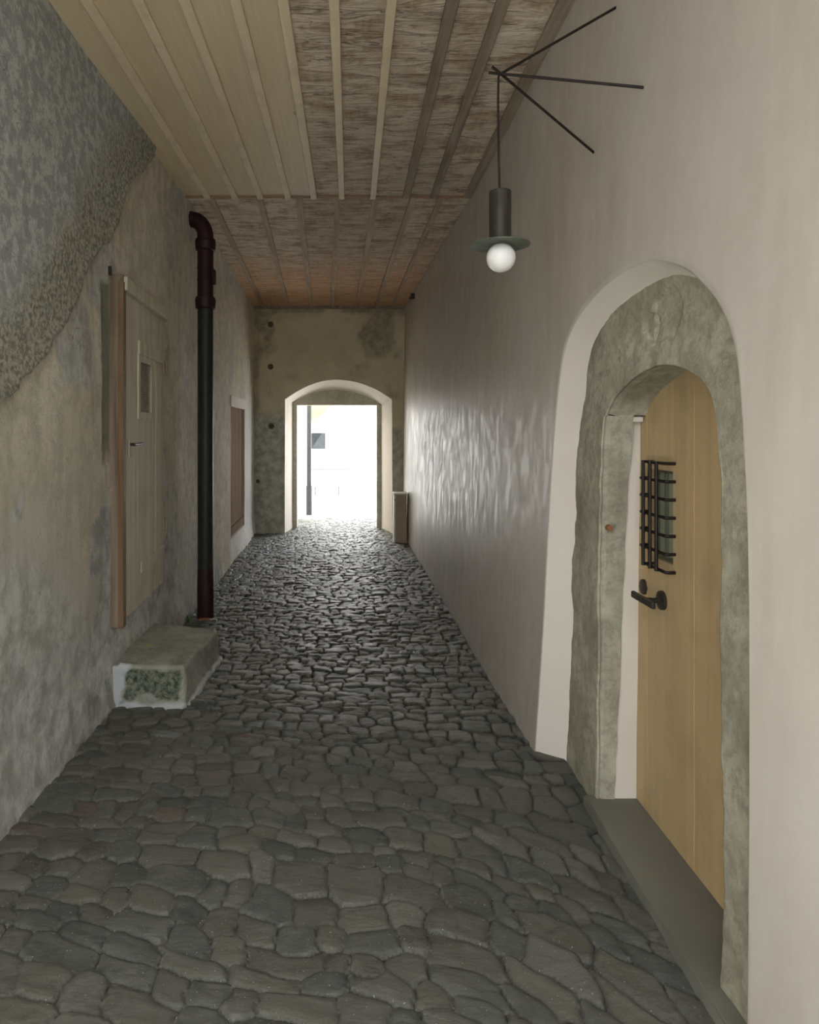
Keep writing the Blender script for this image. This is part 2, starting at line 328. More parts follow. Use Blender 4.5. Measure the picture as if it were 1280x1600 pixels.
# ------------------------------------------------------------------ floor of cobbles
def build_floor():
    Y = list(np.arange(YN-.3, 1.5, .03)); y = 1.5
    while y < 12.9: Y.append(y); y += min(max(y*y/1760*1.25, .004), .019)
    Y = np.array(Y); X = np.arange(-1.72, 1.30, .0075); GX, GY = np.meshgrid(X, Y)
    wf_ = np.interp(GY, [3, 6], [1, .42]); wx = GX+wf_*(.040*fbm(GX, GY, 5.1, 2)+.014*fbm(GX, GY, 17., 2)); wy = GY+.17*np.sin(GX*1.25+.5)*np.clip(1-GY/9, .2, 1)+.16*fbm(GX+9, GY, .9, 2)+wf_*.034*fbm(GX+3, GY, 5.7, 3)
    wy = wy+sstep(.1, 1.1, GX)*sstep(3.6, 1.8, GY)*.55*(GX)
    rows = []; y = YN-1.6; sid = 0; seeds = []
    while y < 14.0:
        big = np.interp(y, [2, 4, 6], [1.25, .95, .78]); h = random.uniform(.065, .12)*big; x = -2.1+random.uniform(0, .2)
        while x < 2.2:
            wd = random.choice([random.uniform(.07, .10), random.uniform(.085, .14), random.uniform(.13, .19)])*(big if y < 4 else 1.0)
            hh = h*random.uniform(.82, 1.22)
            if random.random() < .12: hh *= 1.35
            seeds.append((x+wd/2, y+h/2+random.uniform(-.022, .022), wd/2, hh/2)); x += wd
        y += h
    Sd = np.array(seeds); n = len(Sd)
    pal = np.array([(.105,.103,.078),(.125,.12,.09),(.09,.094,.078),(.14,.128,.095),(.11,.113,.095),(.08,.09,.075),(.125,.11,.083),(.155,.15,.12)])
    sc = pal[RNG.integers(0, len(pal), n)]*RNG.uniform(.75, 1.25, (n, 1)); red = RNG.random(n) < .018; sc[red] = (.13, .092, .065)
    pale = RNG.random(n) < .006; sc[pale] = (.20, .215, .20); sc[np.argmin((Sd[:, 0]-.436)**2+(Sd[:, 1]-4.85)**2)] = (.40, .43, .39)
    tl = RNG.uniform(-.08, .08, (n, 2)); top = RNG.uniform(-.006, .006, n)
    H = np.zeros_like(GX); C = np.zeros(GX.shape+(4,)); E = np.zeros_like(GX)
    for i0 in range(0, len(Y), 24):
        a, b = wx[i0:i0+24], wy[i0:i0+24]; s = np.where((Sd[:, 1] > b.min()-.35) & (Sd[:, 1] < b.max()+.35))[0]
        for j0 in range(0, len(X), 40):
            aa, bb = a[:, j0:j0+40], b[:, j0:j0+40]; q = s[(Sd[s, 0] > aa.min()-.35) & (Sd[s, 0] < aa.max()+.35) & (Sd[s, 1] > bb.min()-.3) & (Sd[s, 1] < bb.max()+.3)]
            dx = aa[..., None]-Sd[q, 0]; dy = bb[..., None]-Sd[q, 1]
            d = (np.abs(dx/Sd[q, 2])**3.4+np.abs(dy/Sd[q, 3])**3.4)**(1/3.4)
            k = np.argmin(d, -1); F1 = np.take_along_axis(d, k[..., None], -1)[..., 0]
            d2 = d.copy(); np.put_along_axis(d2, k[..., None], 9, -1); F2 = d2.min(-1); e = (F2-F1)
            kk = q[k]; ddx = np.take_along_axis(dx, k[..., None], -1)[..., 0]; ddy = np.take_along_axis(dy, k[..., None], -1)[..., 0]
            sl = np.s_[i0:i0+24, j0:j0+40]
            H[sl] = sstep(.02, .20, e)*.014-.011+(sstep(.1, .9, e)*.004)+top[kk]+sstep(.05, .3, e)*(tl[kk, 0]*ddx+tl[kk, 1]*ddy)
            C[sl][..., :3] = sc[kk]; C[sl][..., 3] = np.clip(e/.34, 0, 1)
    H += .010*fbm(GX, GY, 1.3, 3)+.005*fbm(GX, GY*1.6, 16., 4)
    sand = sstep(4.6, 2.0, GY+.5*GX+.9*fbm(GX, GY, 1.1, 3))
    me = grid_mesh('floor', np.stack([GX, GY, H], -1))
    add_attr(me, 'col', C.reshape(-1, 4)); add_attr(me, 'sand', sand)
    o = obj('floor', me, M['floor'], smooth=180)
    tag(o, 'dark grey uneven cobblestone paving running the length of the passage', 'floor', kind='structure')
build_floor()

# ------------------------------------------------------------------ left wall
def build_left():
    edge_px = [(262, 200), (237, 251), (222, 272), (203, 300), (196, 330), (189, 355), (172, 382), (151, 410), (130, 455), (113, 492), (96, 528), (79, 557), (52, 592), (27, 623), (-20, 665), (-80, 720), (-250, 850)]
    edge = [ray_x(px, py, -1.345) for px, py in edge_px]
    D0, D1, Z0 = 8.45, 9.78, .30
    Y = np.unique(np.round(np.concatenate([np.arange(YN, 2.2, .12), np.arange(2.2, 5.4, .014), np.arange(5.4, D0, .05), [D0, D1], np.arange(D0+.06, D1, .1), np.arange(D1+.05, YE+.1, .06)]), 4))
    Z = np.unique(np.round(np.concatenate([np.arange(-.06, CEIL+.06, .016), [Z0, 1.90]]), 4))
    D, Zg = np.meshgrid(Y, Z, indexing='ij')
    sd = seg_dist(D, Zg, edge)
    sd = -sd if sd[np.argmin(abs(Y-3.0)), -5] < 0 else sd
    sd = sd+.035*fbm(D, Zg, 7., 4)+.012*fbm(D, Zg, 31., 2)
    rough = sstep(-.004, .02, sd)
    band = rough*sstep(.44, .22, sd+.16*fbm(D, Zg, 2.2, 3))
    fade = sstep(2.2, 2.9, D)*.4+.6
    chase = sstep(.0, .012, D-3.925)*sstep(4.10, 4.09, D)*sstep(2.46, 2.44, Zg)*sstep(1.2, 1.5, Zg+.35*fbm(D, Zg, 4., 3))
    grey = sstep(.75, .35, Zg/2.2+.35*fbm(D, Zg, 1.4, 4)+.13*(D-3.3))*.9+sstep(.12, .2, fbm(D, Zg, 2.0, 4)-.03)*.85
    grey = np.clip(grey, 0, 1)*(1-rough)
    X = lx(D, Zg)+.030*rough*fade+.014*fbm(D, Zg, 1.1, 3)*sstep(YN, .5, D)+.005*fbm(D, Zg, 9., 3)
    X += band*(.007*fbm(D, Zg, 34., 3)+.012*sstep(.09, .0, sd))-.012*chase
    X += sstep(.35, 0, Zg)*.02*(1+fbm(D, Zg, 6., 3))      # plaster thickens roughly at its foot
    X += .02*np.exp(-((Zg-.56)/.10)**2)*0
    keep = ~((D[:-1, :-1] >= D0-1e-4) & (D[:-1, :-1] < D1-1e-4) & (Zg[:-1, :-1] >= Z0-1e-4) & (Zg[:-1, :-1] < 1.90-1e-4))
    me = grid_mesh('wall_left', np.stack([X, D, Zg], -1), keep)
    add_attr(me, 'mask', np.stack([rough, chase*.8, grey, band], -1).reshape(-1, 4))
    add_attr(me, 'lime', sstep(9.78, 9.84, D)*sstep(2.3, 1.9, Zg)*.9+sstep(8.2, 8.5, D)*sstep(.34, .28, Zg)*.7)  # light through the gateway painted white beyond the brown door; white base below it
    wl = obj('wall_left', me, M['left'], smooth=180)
    tag(wl, 'weathered grey-beige plaster wall with a raised rough diagonal layer', 'wall', kind='structure')
    # body of the wall behind its face, with the pocket of the small far door
    bm = BM(); box(bm, -1.9, -1.47, YN, D0, -.1, CEIL+.05); box(bm, -1.9, -1.60, D0, D1, -.1, CEIL+.05); box(bm, -1.9, -1.60, D1, YE+1, -.1, CEIL+.05)
    obj('wall_core', bm, M['left'], wl)
    bm = BM()
    for (a, b) in (((D0, Z0), (D0, 1.90)), ((D0, 1.90), (D1, 1.90)), ((D1, 1.90), (D1, Z0)), ((D1, Z0), (D0, Z0))):
        v = [bm.verts.new((float(lx(p[0], p[1]))+.004-k, p[0], p[1])) for k in (0, .13) for p in (a, b)]
        bm.faces.new((v[0], v[1], v[3], v[2]))
    obj('door_reveal', bm, M['reveal'], wl)
build_left()

# ------------------------------------------------------------------ right wall with arched recess and stone door surround
def resample(pts, n, smooth=True):
    P = np.array(pts, float)
    if smooth:
        for _ in range(3):
            Q = [P[0]]
            for a, b in zip(P, P[1:]): Q += [a*.75+b*.25, a*.25+b*.75]
            P = np.array(Q+[P[-1]])
    s = np.concatenate([[0], np.cumsum(np.hypot(*(P[1:]-P[:-1]).T))]); t = np.linspace(0, s[-1], n)
    return np.stack([np.interp(t, s, P[:, 0]), np.interp(t, s, P[:, 1])], -1)
RA = [ray_x(835, 1180, .911)[:1]+(-.06,), ray_x(848, 960, .925), ray_x(852, 900, .935), ray_x(862, 700, .95), ray_x(874, 575, .96), ray_x(886, 525, .965), ray_x(908, 484, .967), ray_x(950, 438, .97),
      ray_x(1002, 409, .972), ray_x(1028, 406, .972), ray_x(1067, 417, .972), ray_x(1090, 438, .97), ray_x(1122, 477, .966), ray_x(1143, 536, .963), ray_x(1151, 607, .96), ray_x(1158, 867, .94), (1.66, .3), (1.655, -.06)]
RB = [(3.41, -.06), (3.33, .6), ray_x(893, 867, 1.03), ray_x(904, 666, 1.035), ray_x(914, 614, 1.04), ray_x(930, 542, 1.045), ray_x(950, 507, 1.05), ray_x(995, 458, 1.05), ray_x(1034, 436, 1.055), ray_x(1067, 431, 1.05),
      ray_x(1100, 440, 1.04), (1.95, 2.00), (1.80, 1.88), (1.74, 1.70), (1.71, 1.3), (1.69, .3), (1.69, -.06)]
RC = [(2.965, -.06), (2.95, .6), (2.93, 1.2), (2.895, 1.60), ray_x(944, 640, 1.03), ray_x(962, 611, 1.03), ray_x(1000, 579, 1.03), ray_x(1030, 569, 1.03), ray_x(1060, 575, 1.03), ray_x(1090, 593, 1.03), ray_x(1108, 615, 1.03), (2.0, 1.62), (1.985, 1.2), (1.97, .6), (1.965, -.06)]
NQ = 141
A = resample(RA, NQ); B = resample(RB, NQ)
C_ = resample(RC, NQ)
def build_right():
    Dn, Df = 1.25, 3.95; c = np.array([2.48, 1.1]); O = []
    s0, s1, s2 = CEIL+.12, CEIL+.12, CEIL+.12
    for i in range(NQ):                                    # outer rectangle: up, over, down
        L = [3.61, Df-Dn, 3.61]; t = i/(NQ-1)*sum(L)
        if t <= L[0]: O.append((Df, -.06+t))
        elif t <= L[0]+L[1]: O.append((Df-(t-L[0]), CEIL))
        else: O.append((Dn, CEIL-(t-L[0]-L[1])))
    O = np.array(O); R = 26; P = np.zeros((R, NQ, 3))
    for r in range(R):
        q = A+(O-A)*(r/(R-1))**1.25; P[r, :, 1] = q[:, 0]; P[r, :, 2] = q[:, 1]
        P[r, :, 0] = rx(q[:, 0], q[:, 1])+.004*sstep(0, 3, r)*fbm(q[:, 0], q[:, 1], 1.1, 2)
    # rounded arris towards the recess
    n0 = P[0].copy(); n0[:, 0] += .006
    P = np.concatenate([n0[None], P], 0)
    d = (A-A.mean(0)); d /= np.linalg.norm(d, axis=1)[:, None]; P[1, :, 1:] += d*.006
    me1 = grid_mesh('wall_right', P)
    bm = BM(); bm.from_mesh(me1)
    for a, b, st in ((YN, Dn, .1), (Df, YE+.1, .09)):
        Y = np.append(np.arange(a, b, st), b); Z = np.linspace(-.06, CEIL, 40); D, Zg = np.meshgrid(Y, Z, indexing='ij')
        X = rx(D, Zg)+.004*fbm(D, Zg, 1.1, 2)
        me = grid_mesh('t', np.stack([X, D, Zg], -1)); bm.from_mesh(me); bpy.data.meshes.remove(me)
    wr = obj('wall_right', bm, M['right'], smooth=180)
    bpy.data.meshes.remove(me1)
    tag(wr, 'smooth pale lime-plastered wall with an arched doorway recess', 'wall', kind='structure')
    rv = np.zeros((8, NQ, 3))
    for r in range(8):
        t = r/7; q = A+(B-A)*t; x0 = rx(A[:, 0], A[:, 1])+.004; x1 = 1.05
        rv[r, :, 0] = x0+(x1-x0)*t; rv[r, :, 1:] = q
    o = obj('recess_reveal', grid_mesh('r', rv), M['reveal'], wr, smooth=180)
    bm = BM(); box(bm, 1.28, 1.6, 1.3, 3.9, -.1, CEIL+.05); box(bm, 1.06, 1.6, YN, 1.3, -.1, CEIL+.05); box(bm, 1.06, 1.6, 3.9, YE+1, -.1, CEIL+.05); obj('wall_core', bm, M['right'], wr)
    # stone surround
    t = empty('stone_door_surround', (1.1, 2.48, 0))
    tag(t, 'worn grey stone arched surround framing the pale wooden door', 'door surround')
    iB = [int(np.argmax(B[:, 1] > 1.60)), NQ-1-int(np.argmax(B[::-1, 1] > 1.60))]
    iC = [int(np.argmax(C_[:, 1] > 1.645)), NQ-1-int(np.argmax(C_[::-1, 1] > 1.645))]
    def piece(name, b0, b1, c0, c1, depth, seed):
        n = 340 if name == 'arch_stone' else 110; R1 = 60; R2 = 18
        def sub(Q, a, b): return resample(Q[a:b+1], n, False)
        bq = sub(B, b0, b1); cq = sub(C_, c0, c1); P = np.zeros((R1+R2+2, n, 3))
        bq = bq+(bq-np.array([2.48, 1.0]))*.02
        for r in range(R1):
            u = r/(R1-1); q = bq+(cq-bq)*u; P[r, :, 1:] = q
            P[r, :, 0] = 1.043-.008*u+.016*fbm(q[:, 0]+seed, q[:, 1], 2.0, 4)+.006*fbm(q[:, 0]+seed, q[:, 1], 13, 3)
            if name == 'arch_stone':            # flaked patches in the skin
                for (cy, cz, ry, rz) in ((2.33, 1.98, .13, .10), (1.93, 1.89, .07, .05), (2.47, 1.97, .06, .05)):
                    m = np.sqrt(((q[:, 0]-cy)/ry)**2+((q[:, 1]-cz)/rz)**2)+.5*fbm(q[:, 0], q[:, 1], 9, 3)
                    P[r, :, 0] += .013*sstep(1.0, .95, m)
        nz = np.zeros(n); 
        for r in range(R2+2):
            u = r/(R2+1); dep = depth(cq, n); rr = .028*min(1, (1-min(u*5, 1))**2)   # rounded arris
            cc = cq-(cq-np.array([2.45, min(1.2, 9)]))*0
            P[R1+r, :, 1:] = cq; P[R1+r, :, 0] = 1.035+.010+(dep-1.045)*u**1.1
            q = P[R1+r]; wob = .012*fbm(q[:, 2]+seed, q[:, 0], 7, 3)*min(1, u*6)
            dirc = cq-np.array([2.46, 1.25]); dirc[:, 1] *= (cq[:, 1] > 1.6); dirc /= np.maximum(np.linalg.norm(dirc, axis=1), 1e-6)[:, None]
            P[R1+r, :, 1:] -= dirc*(wob+.012*min(1, u*5)-.012)[:, None]
        # soften the outer corner
        P[R1-1, :, 0] += .008; 
        o = obj(name, grid_mesh(name, P), M['stone'], t, smooth=180); return o
    piece('jamb', 0, iB[0], 0, iC[0], lambda c, n: 1.112+.045*np.clip(c[:, 1]/1.6, 0, 1)+.006*fbm(c[:, 1], c[:, 1]*0, 6, 4), 3)
    piece('arch_stone', iB[0], NQ-1, iC[0], NQ-1, lambda c, n: np.full(n, 1.235), 9)
    bm = BM(); box(bm, 1.055, 1.20, 2.885, 2.95, 1.638, 1.660, .004); obj('mortar_joint', bm, M['reveal'], t)
    bm = BM(); tube(bm, [(1.072, 2.908, 1.20), (1.072, 2.975, 1.20)], .013, 10); o = obj('rusty_bolt', bm, simple('rust', (.24, .10, .045), .9), t); o['label'] = 'rusty bolt stub'
    # plastered strip between stone jamb and door leaf
    bm = BM()
    zs = np.linspace(-.02, 1.70, 24); pr = None
    for z in zs:
        yy = 2.972-.045*max(0, z)/1.6; row = [bm.verts.new((x, yy+.002*math.sin(z*9+x*20), z)) for x in (1.08, 1.14, 1.19, 1.26)]
        if pr: [bm.faces.new((pr[k], pr[k+1], row[k+1], row[k])) for k in range(3)]
        pr = row
    obj('plaster_strip', bm, M['reveal'], wr, smooth=180)
build_right()

# threshold
bm = BM(); vs = []
for z in (-.05, .052):
    for p in ((1.245, 3.0), (.995, 3.005), (.985, 2.5), (.979, 1.80), (1.245, 1.80)): vs.append(bm.verts.new((p[0], p[1], z)))
bm.faces.new(vs[4::-1]); bm.faces.new(vs[5:])
for k in range(5): bm.faces.new((vs[k], vs[(k+1) % 5], vs[5+(k+1) % 5], vs[5+k]))
bmesh.ops.bevel(bm, geom=[e for e in bm.edges if all(v.co.z > 0 for v in e.verts)], offset=.007, segments=2, affect='EDGES')
tag(obj('threshold_slab', bm, M['slab']), 'smooth grey stone threshold at the foot of the arched door', 'doorstep')

# ------------------------------------------------------------------ end wall with arched gateway
def build_end():
    xs = lambda px, D=YE: (px-CX)*D/F; zs = lambda py, D=YE: EYE+(CY-py)*D/F
    a = [(xs(445), -.06), (xs(445), 1.0), (xs(445.5), zs(624))]; c = [(xs(465), zs(611)), (xs(485), zs(601)), (xs(505), zs(595)), (xs(524), zs(593)), (xs(545), zs(594.5)), (xs(565), zs(599)), (xs(590), zs(609)), (xs(612.5), zs(624))]
    b = [(xs(613), 1.0), (xs(614), -.06)]; n1 = 31
    def outline(L, M_, R_, k1=30, k2=40):
        l = resample(L, k1, False); m = resample([L[-1]]+M_, k2, True); r = resample([M_[-1]]+R_, k1, False); return np.concatenate([l[:-1], m, r[1:]])
    Aq = outline(a, c, b); N = len(Aq); D2 = 11.6
    x2 = lambda px: (px-CX)*D2/F; z2 = lambda py: EYE+(CY-py)*D2/F
    Bq = outline([(x2(457), -.06), (x2(457), 1.), (x2(457), z2(629))], [(x2(475), z2(619)), (x2(500), z2(611)), (x2(526), z2(608.5)), (x2(552), z2(612)), (x2(577), z2(621)), (x2(596), z2(632))], [(x2(596.), 1.), (x2(596), -.06)])
    O = []
    x0, x1 = -1.60, .90; L = [CEIL+.1, x1-x0, CEIL+.1]
    l = np.stack([np.full(30, x0), np.linspace(-.06, CEIL+.04, 30)], -1); m = np.stack([np.linspace(x0, x1, 40), np.full(40, CEIL+.04)], -1); r = np.stack([np.full(30, x1), np.linspace(CEIL+.04, -.06, 30)], -1)
    O = np.concatenate([l[:-1], m, r[1:]]); R = 34; P = np.zeros((R, N, 3)); K = np.zeros((R, N, 4))
    for r in range(R):
        q = Aq+(O-Aq)*(r/(R-1)); P[r, :, 0] = q[:, 0]; P[r, :, 2] = q[:, 1]; P[r, :, 1] = YE+.012*fbm(q[:, 0], q[:, 1], 3, 3)*(r > 0)
        nz = fbm(q[:, 0], q[:, 1], 3.2, 4)
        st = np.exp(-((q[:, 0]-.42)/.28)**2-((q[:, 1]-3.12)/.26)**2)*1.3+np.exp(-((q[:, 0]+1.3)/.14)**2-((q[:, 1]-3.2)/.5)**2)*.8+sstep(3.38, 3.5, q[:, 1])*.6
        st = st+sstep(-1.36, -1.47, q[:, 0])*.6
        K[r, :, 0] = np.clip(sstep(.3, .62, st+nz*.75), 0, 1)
        lf = q[:, 0] < -.5
        K[r, :, 1] = sstep(.1, -.12, q[:, 1]-np.where(lf, 1.85, 1.45)+nz*.6)*.95
    me = grid_mesh('wall_back', P); add_attr(me, 'mask', K.reshape(-1, 4))
    wb = obj('wall_back', me, M['end'], smooth=180); tag(wb, 'olive stained plaster wall closing the passage around the arched gateway', 'wall', kind='structure')
    rv = np.zeros((6, N, 3))
    for k in range(6):
        q = Aq+(Bq-Aq)*k/5; rv[k, :, 0] = q[:, 0]; rv[k, :, 2] = q[:, 1]; rv[k, :, 1] = YE+(D2-YE)*k/5
    obj('gateway_reveal', grid_mesh('g', rv), M['reveal'], wb, smooth=60)
    # inner frame: jambs and segmental lintel wall
    t = empty('gateway_frame', (xs(525, D2), D2, 0)); tag(t, 'grey-green stone frame with flat lintel inside the bright arched gateway', 'door frame')
    yb = D2+.28
    for x_0, x_1 in ((x2(450), x2(464)), (x2(589), x2(603))):
        bm = BM(); box(bm, x_0, x_1, D2, yb, -.05, z2(633), .006); obj('jamb', bm, M['palestone'], t)
    bm = BM(); box(bm, x2(450), x2(603), D2, yb, z2(633)+.0, z2(600), .006); obj('lintel', bm, M['palestone'], t)
    bm = BM(); box(bm, -2.1, x2(452), D2, yb+.02, -.1, 5); box(bm, x2(601), 1.8, D2, yb+.02, -.1, 5); box(bm, x2(452), x2(601), D2, yb+.02, z2(602), 5)
    box(bm, -2.1, -1.6, YE, D2, -.1, 5); box(bm, .9, 1.8, YE, D2, -.1, 5); box(bm, -1.6, .9, YE+.05, D2, 2.6, 5)
    obj('wall_core', bm, M['cream'], wb)
    # round plugs along the left
    for px, py in ((423, 507), (423, 573), (424, 666), (403, 752)):
        bm = BM(); tube(bm, [(xs(px), YE-.012, zs(py)), (xs(px), YE+.02, zs(py))], .045 if py < 700 else .03, 14); obj('round_plug', bm, M['plug'], wb)
build_end()

# ------------------------------------------------------------------ ceiling
def build_ceiling():
    YJ = 5.83
    c = empty('ceiling', (-.2, YJ, CEIL)); tag(c, 'board-and-batten wooden ceiling, new pale boards beside old limewashed ones', 'ceiling', kind='structure')
    def boards(name, mat, spans, y0f, y1f, z, amp):
        """spans: list of (xa0, xb0, xa1, xb1) left/right edges at near and far end"""
        Ps, tone, org = [], [], []; bm = BM(); tl = bm.verts.layers.float.new('tone'); ol = bm.verts.layers.float.new('orange')
        for s in spans:
            n = int((y1f-y0f)/.05); tn = random.random(); dz = random.uniform(-.003, .003); pr = None; ph = random.uniform(0, 99)
            for i in range(n+1):
                u = i/n; y = y0f+(y1f-y0f)*u; xa = s[0]+(s[2]-s[0])*u; xb = s[1]+(s[3]-s[1])*u; row = []
                for k in range(7):
                    x = xa+(xb-xa)*k/6; e = .004 if k in (0, 6) else 0
                    v = bm.verts.new((x, y, z+dz+e+amp*float(fbm(x*2+ph, y*6, 1, 3)))); v[tl] = tn
                    v[ol] = float(sstep(6.6, 9.4, y+1.2*fbm(x*3+ph, y, 1.2, 2)))*.85; row.append(v)
                if pr: [bm.faces.new((pr[k], pr[k+1], row[k+1], row[k])) for k in range(6)]
                pr = row
        return obj(name, bm, mat, c, smooth=50)
    fx = [-1.19, -.96, -.75, -.52, -.306, -.074, .185, .46, .687, .965]       # battens of the near ceiling
    boards('new_boards', M['new'], [(a, b, a, b) for a, b in zip([-1.75]+fx[:4], fx[:5])], YN, YJ, CEIL, .0004)
    boards('old_boards', M['old'], [(a, b, a, b) for a, b in zip(fx[4:], fx[5:]+[1.12])], YN, YJ, CEIL+.004, .010)
    n0 = [-1.17, -.76, -.43, -.10, .21, .525, .76]; n1 = [-1.37, -.98, -.62, -.29, .10, .40, .66]
    boards('old_boards', M['old'], list(zip([-1.75]+n0, n0+[1.1], [-1.75]+n1, n1+[1.0])), YJ, YE+.03, CEIL+.012, .010)
    for i, x in enumerate(fx):
        bm = BM(); wd = .026 if i < 5 else .024; t = .02
        mat = M['newbat'] if i < 7 else M['oldbat']
        y1 = YJ+.035
        segs = 14
        x_l = x+.015*0
        if i < 7: box(bm, x-wd, x+wd, YN, y1, CEIL-t, CEIL+.002, .005)
        else: box(bm, x-.030, x+.030, YN, y1-.03, CEIL-.022, CEIL+.004, .006); 
        o = obj('batten', bm, mat, c)
        if i in (5, 6): o['label'] = 'pale new batten on the old boards'
    for a, b in zip(n0, n1):
        bm = BM(); L = []
        for (x, y) in ((a, YJ+.02), (b, YE)):
            for dx, z in ((-.026, CEIL+.014), (-.026, CEIL-.010), (.026, CEIL-.010), (.026, CEIL+.014)): L.append(bm.verts.new((x+dx, y, z)))
        for k in range(4): bm.faces.new((L[k], L[(k+1) % 4], L[4+(k+1) % 4], L[4+k]))
        bm.faces.new(L[3::-1]); bm.faces.new(L[4:]); obj('batten', bm, M['farbat'], c)
    bm = BM(); box(bm, -1.45, 1.02, YJ, YJ+.028, CEIL-.010, CEIL+.03, .003); obj('cross_trim', bm, M['fascia'], c)
    bm = BM(); box(bm, -1.55, .88, YE-.04, YE+.02, CEIL-.035, CEIL+.02, .006); obj('end_trim', bm, M['oldbat'], c)
    bm = BM(); box(bm, 1.0-.012+.0, 1.03, YN, YJ, CEIL-.018, CEIL+.01, .003); obj('edge_strip', bm, M['oldbat'], c)
    bm = BM(); box(bm, -2.1, 1.8, YN, YE+.5, CEIL+.04, CEIL+.35); obj('floor_above', bm, M['oldbat'], c)
build_ceiling()

# ------------------------------------------------------------------ arched wooden door on the right (door_1)
DX = 1.205
d = empty('door_1', (DX, 2.98, .052)); tag(d, 'pale wooden plank door with arched top and small barred window', 'door', kind='structure')
def door_leaf():
    bm = BM(); y0, y1 = 1.93, 2.985; zt = lambda y: 1.66+.165*(1-((y-2.45)/.60)**2)
    wy0, wy1, wz0, wz1 = 2.630, 2.815, 1.10, 1.45
    cuts = sorted(set([y0, y1, wy0, wy1]+list(np.arange(1.98, 2.98, .045))))
    for a, b in zip(cuts, cuts[1:]):
        segs = [(.054, None)]
        inside = a >= wy0-1e-6 and b <= wy1+1e-6
        for z0, z1 in ([(.054, wz0), (wz1, None)] if inside else [(.054, None)]):
            za, zb = (zt(a), zt(b)) if z1 is None else (z1, z1)
            v = [bm.verts.new(p) for p in ((DX, a, z0), (DX, b, z0), (DX, b, zb), (DX, a, za), (DX+.045, a, z0), (DX+.045, b, z0), (DX+.045, b, zb), (DX+.045, a, za))]
            for q in ((0, 3, 2, 1), (4, 5, 6, 7), (0, 1, 5, 4), (2, 3, 7, 6), (1, 2, 6, 5), (3, 0, 4, 7)): bm.faces.new([v[i] for i in q])
    bmesh.ops.remove_doubles(bm, verts=bm.verts, dist=1e-5)
    leaf = obj('door_leaf', bm, M['doorwood'], d)
    bm = BM(); pr = None
    pts = [(2.985, .054), (2.985, 1.2)]+[(y, zt(y)) for y in np.linspace(2.985, 1.95, 26)]
    for y, z in pts:
        row = [bm.verts.new(p) for p in ((DX-.006, y+.004, z+.004), (DX-.006, y-.012, z-.010 if z > 1.3 else z), (DX+.04, y+.004, z+.004))]
        if pr: bm.faces.new((pr[0], pr[1], row[1], row[0])); bm.faces.new((pr[0], row[0], row[2], pr[2]))
        pr = row
    obj('edge_moulding', bm, M['dooredge'], d)
    for y in (2.22, 2.47, 2.86):                        # board seams as thin raised beads
        bm = BM(); box(bm, DX-.0015, DX+.001, y-.002, y+.002, .06, (1.09 if 2.630 < y < 2.815 else zt(y)-.01)); obj('board_seam', bm, M['dooredge'], d)
    # window
    wf = BM()
    for b_ in ((wy0-.0, wy0+.012, wz0, wz1), (wy1-.012, wy1, wz0, wz1), (wy0, wy1, wz0, wz0+.012), (wy0, wy1, wz1-.012, wz1), (2.726, 2.738, wz0, wz1)): box(wf, DX+.016, DX+.036, *b_, .002)
    f = obj('window_frame', wf, M['olive'], d)
    bm = BM(); box(bm, DX+.028, DX+.034, wy0, wy1, wz0, wz1); obj('window_pane', bm, M['glass'], f)
    # iron cage
    gr = empty('window_grille', (0, 0, 0)); gr.parent = d; gr.location = (0, -.2, 1.2)
    XS = DX-.037; ys = (2.676, 2.733, 2.796); zs = [1.075+.0675*k for k in range(7)]
    for y in ys:
        bm = BM(); tube(bm, [(XS-.006, y, zs[0]-.006), (XS-.006, y, zs[-1]+.006)], .0075, 8); obj('upright_bar', bm, M['iron'], gr)
    for k, z in enumerate(zs):
        bm = BM(); y1 = 2.845 if 0 < k < 6 else 2.80
        tube(bm, [(DX+.002, 2.612, z), (XS+.012, 2.612, z), (XS+.004, 2.617, z), (XS+.003, 2.63, z), (XS+.003, y1-.018, z), (XS+.004, y1-.005, z), (XS+.012, y1, z), (DX+.002, y1, z)], .0065, 8); obj('cross_bar', bm, M['iron'], gr)
    # lever handle
    h = empty('door_handle', (0, 0, 0)); h.parent = d; h.location = (0, 2.716-2.98, .948-.052)
    bm = BM(); lathe(bm, (DX-.012, 2.716, .948), [(.026, -.003), (.036, 0), (.037, .006), (.037, .012)], 28, 'x'); obj('rose', bm, M['bronze'], h, smooth=40)
    bm = BM(); tube(bm, [(DX-.01, 2.716, .948), (DX-.035, 2.716, .948), (DX-.072, 2.716, .948)], .011, 14, radii=[.013, .010, .012]); obj('neck', bm, M['bronze'], h, smooth=50)
    bm = BM(); box(bm, DX-.082, DX-.064, 2.628, 2.825, .935, .962, .006); obj('lever', bm, M['bronze'], h)
    bm = BM(); lathe(bm, (DX-.010, 2.888, .962), [(.022, -.003), (.030, 0), (.031, .005), (.031, .010)], 28, 'x'); obj('key_escutcheon', bm, M['bronze'], d, smooth=40)
door_leaf()

# ------------------------------------------------------------------ grey plank door on the left (door_2)
P0 = Vector((-1.335, 4.13, 0)); P1 = Vector((-1.382, 5.20, 0)); dv = P1-P0; W2 = dv.length
d2 = empty('door_2', (P0.x, P0.y, .49), math.atan2(dv.y, dv.x)); tag(d2, 'weathered grey plank door with mesh vent, raised above the stone step', 'door', kind='structure')
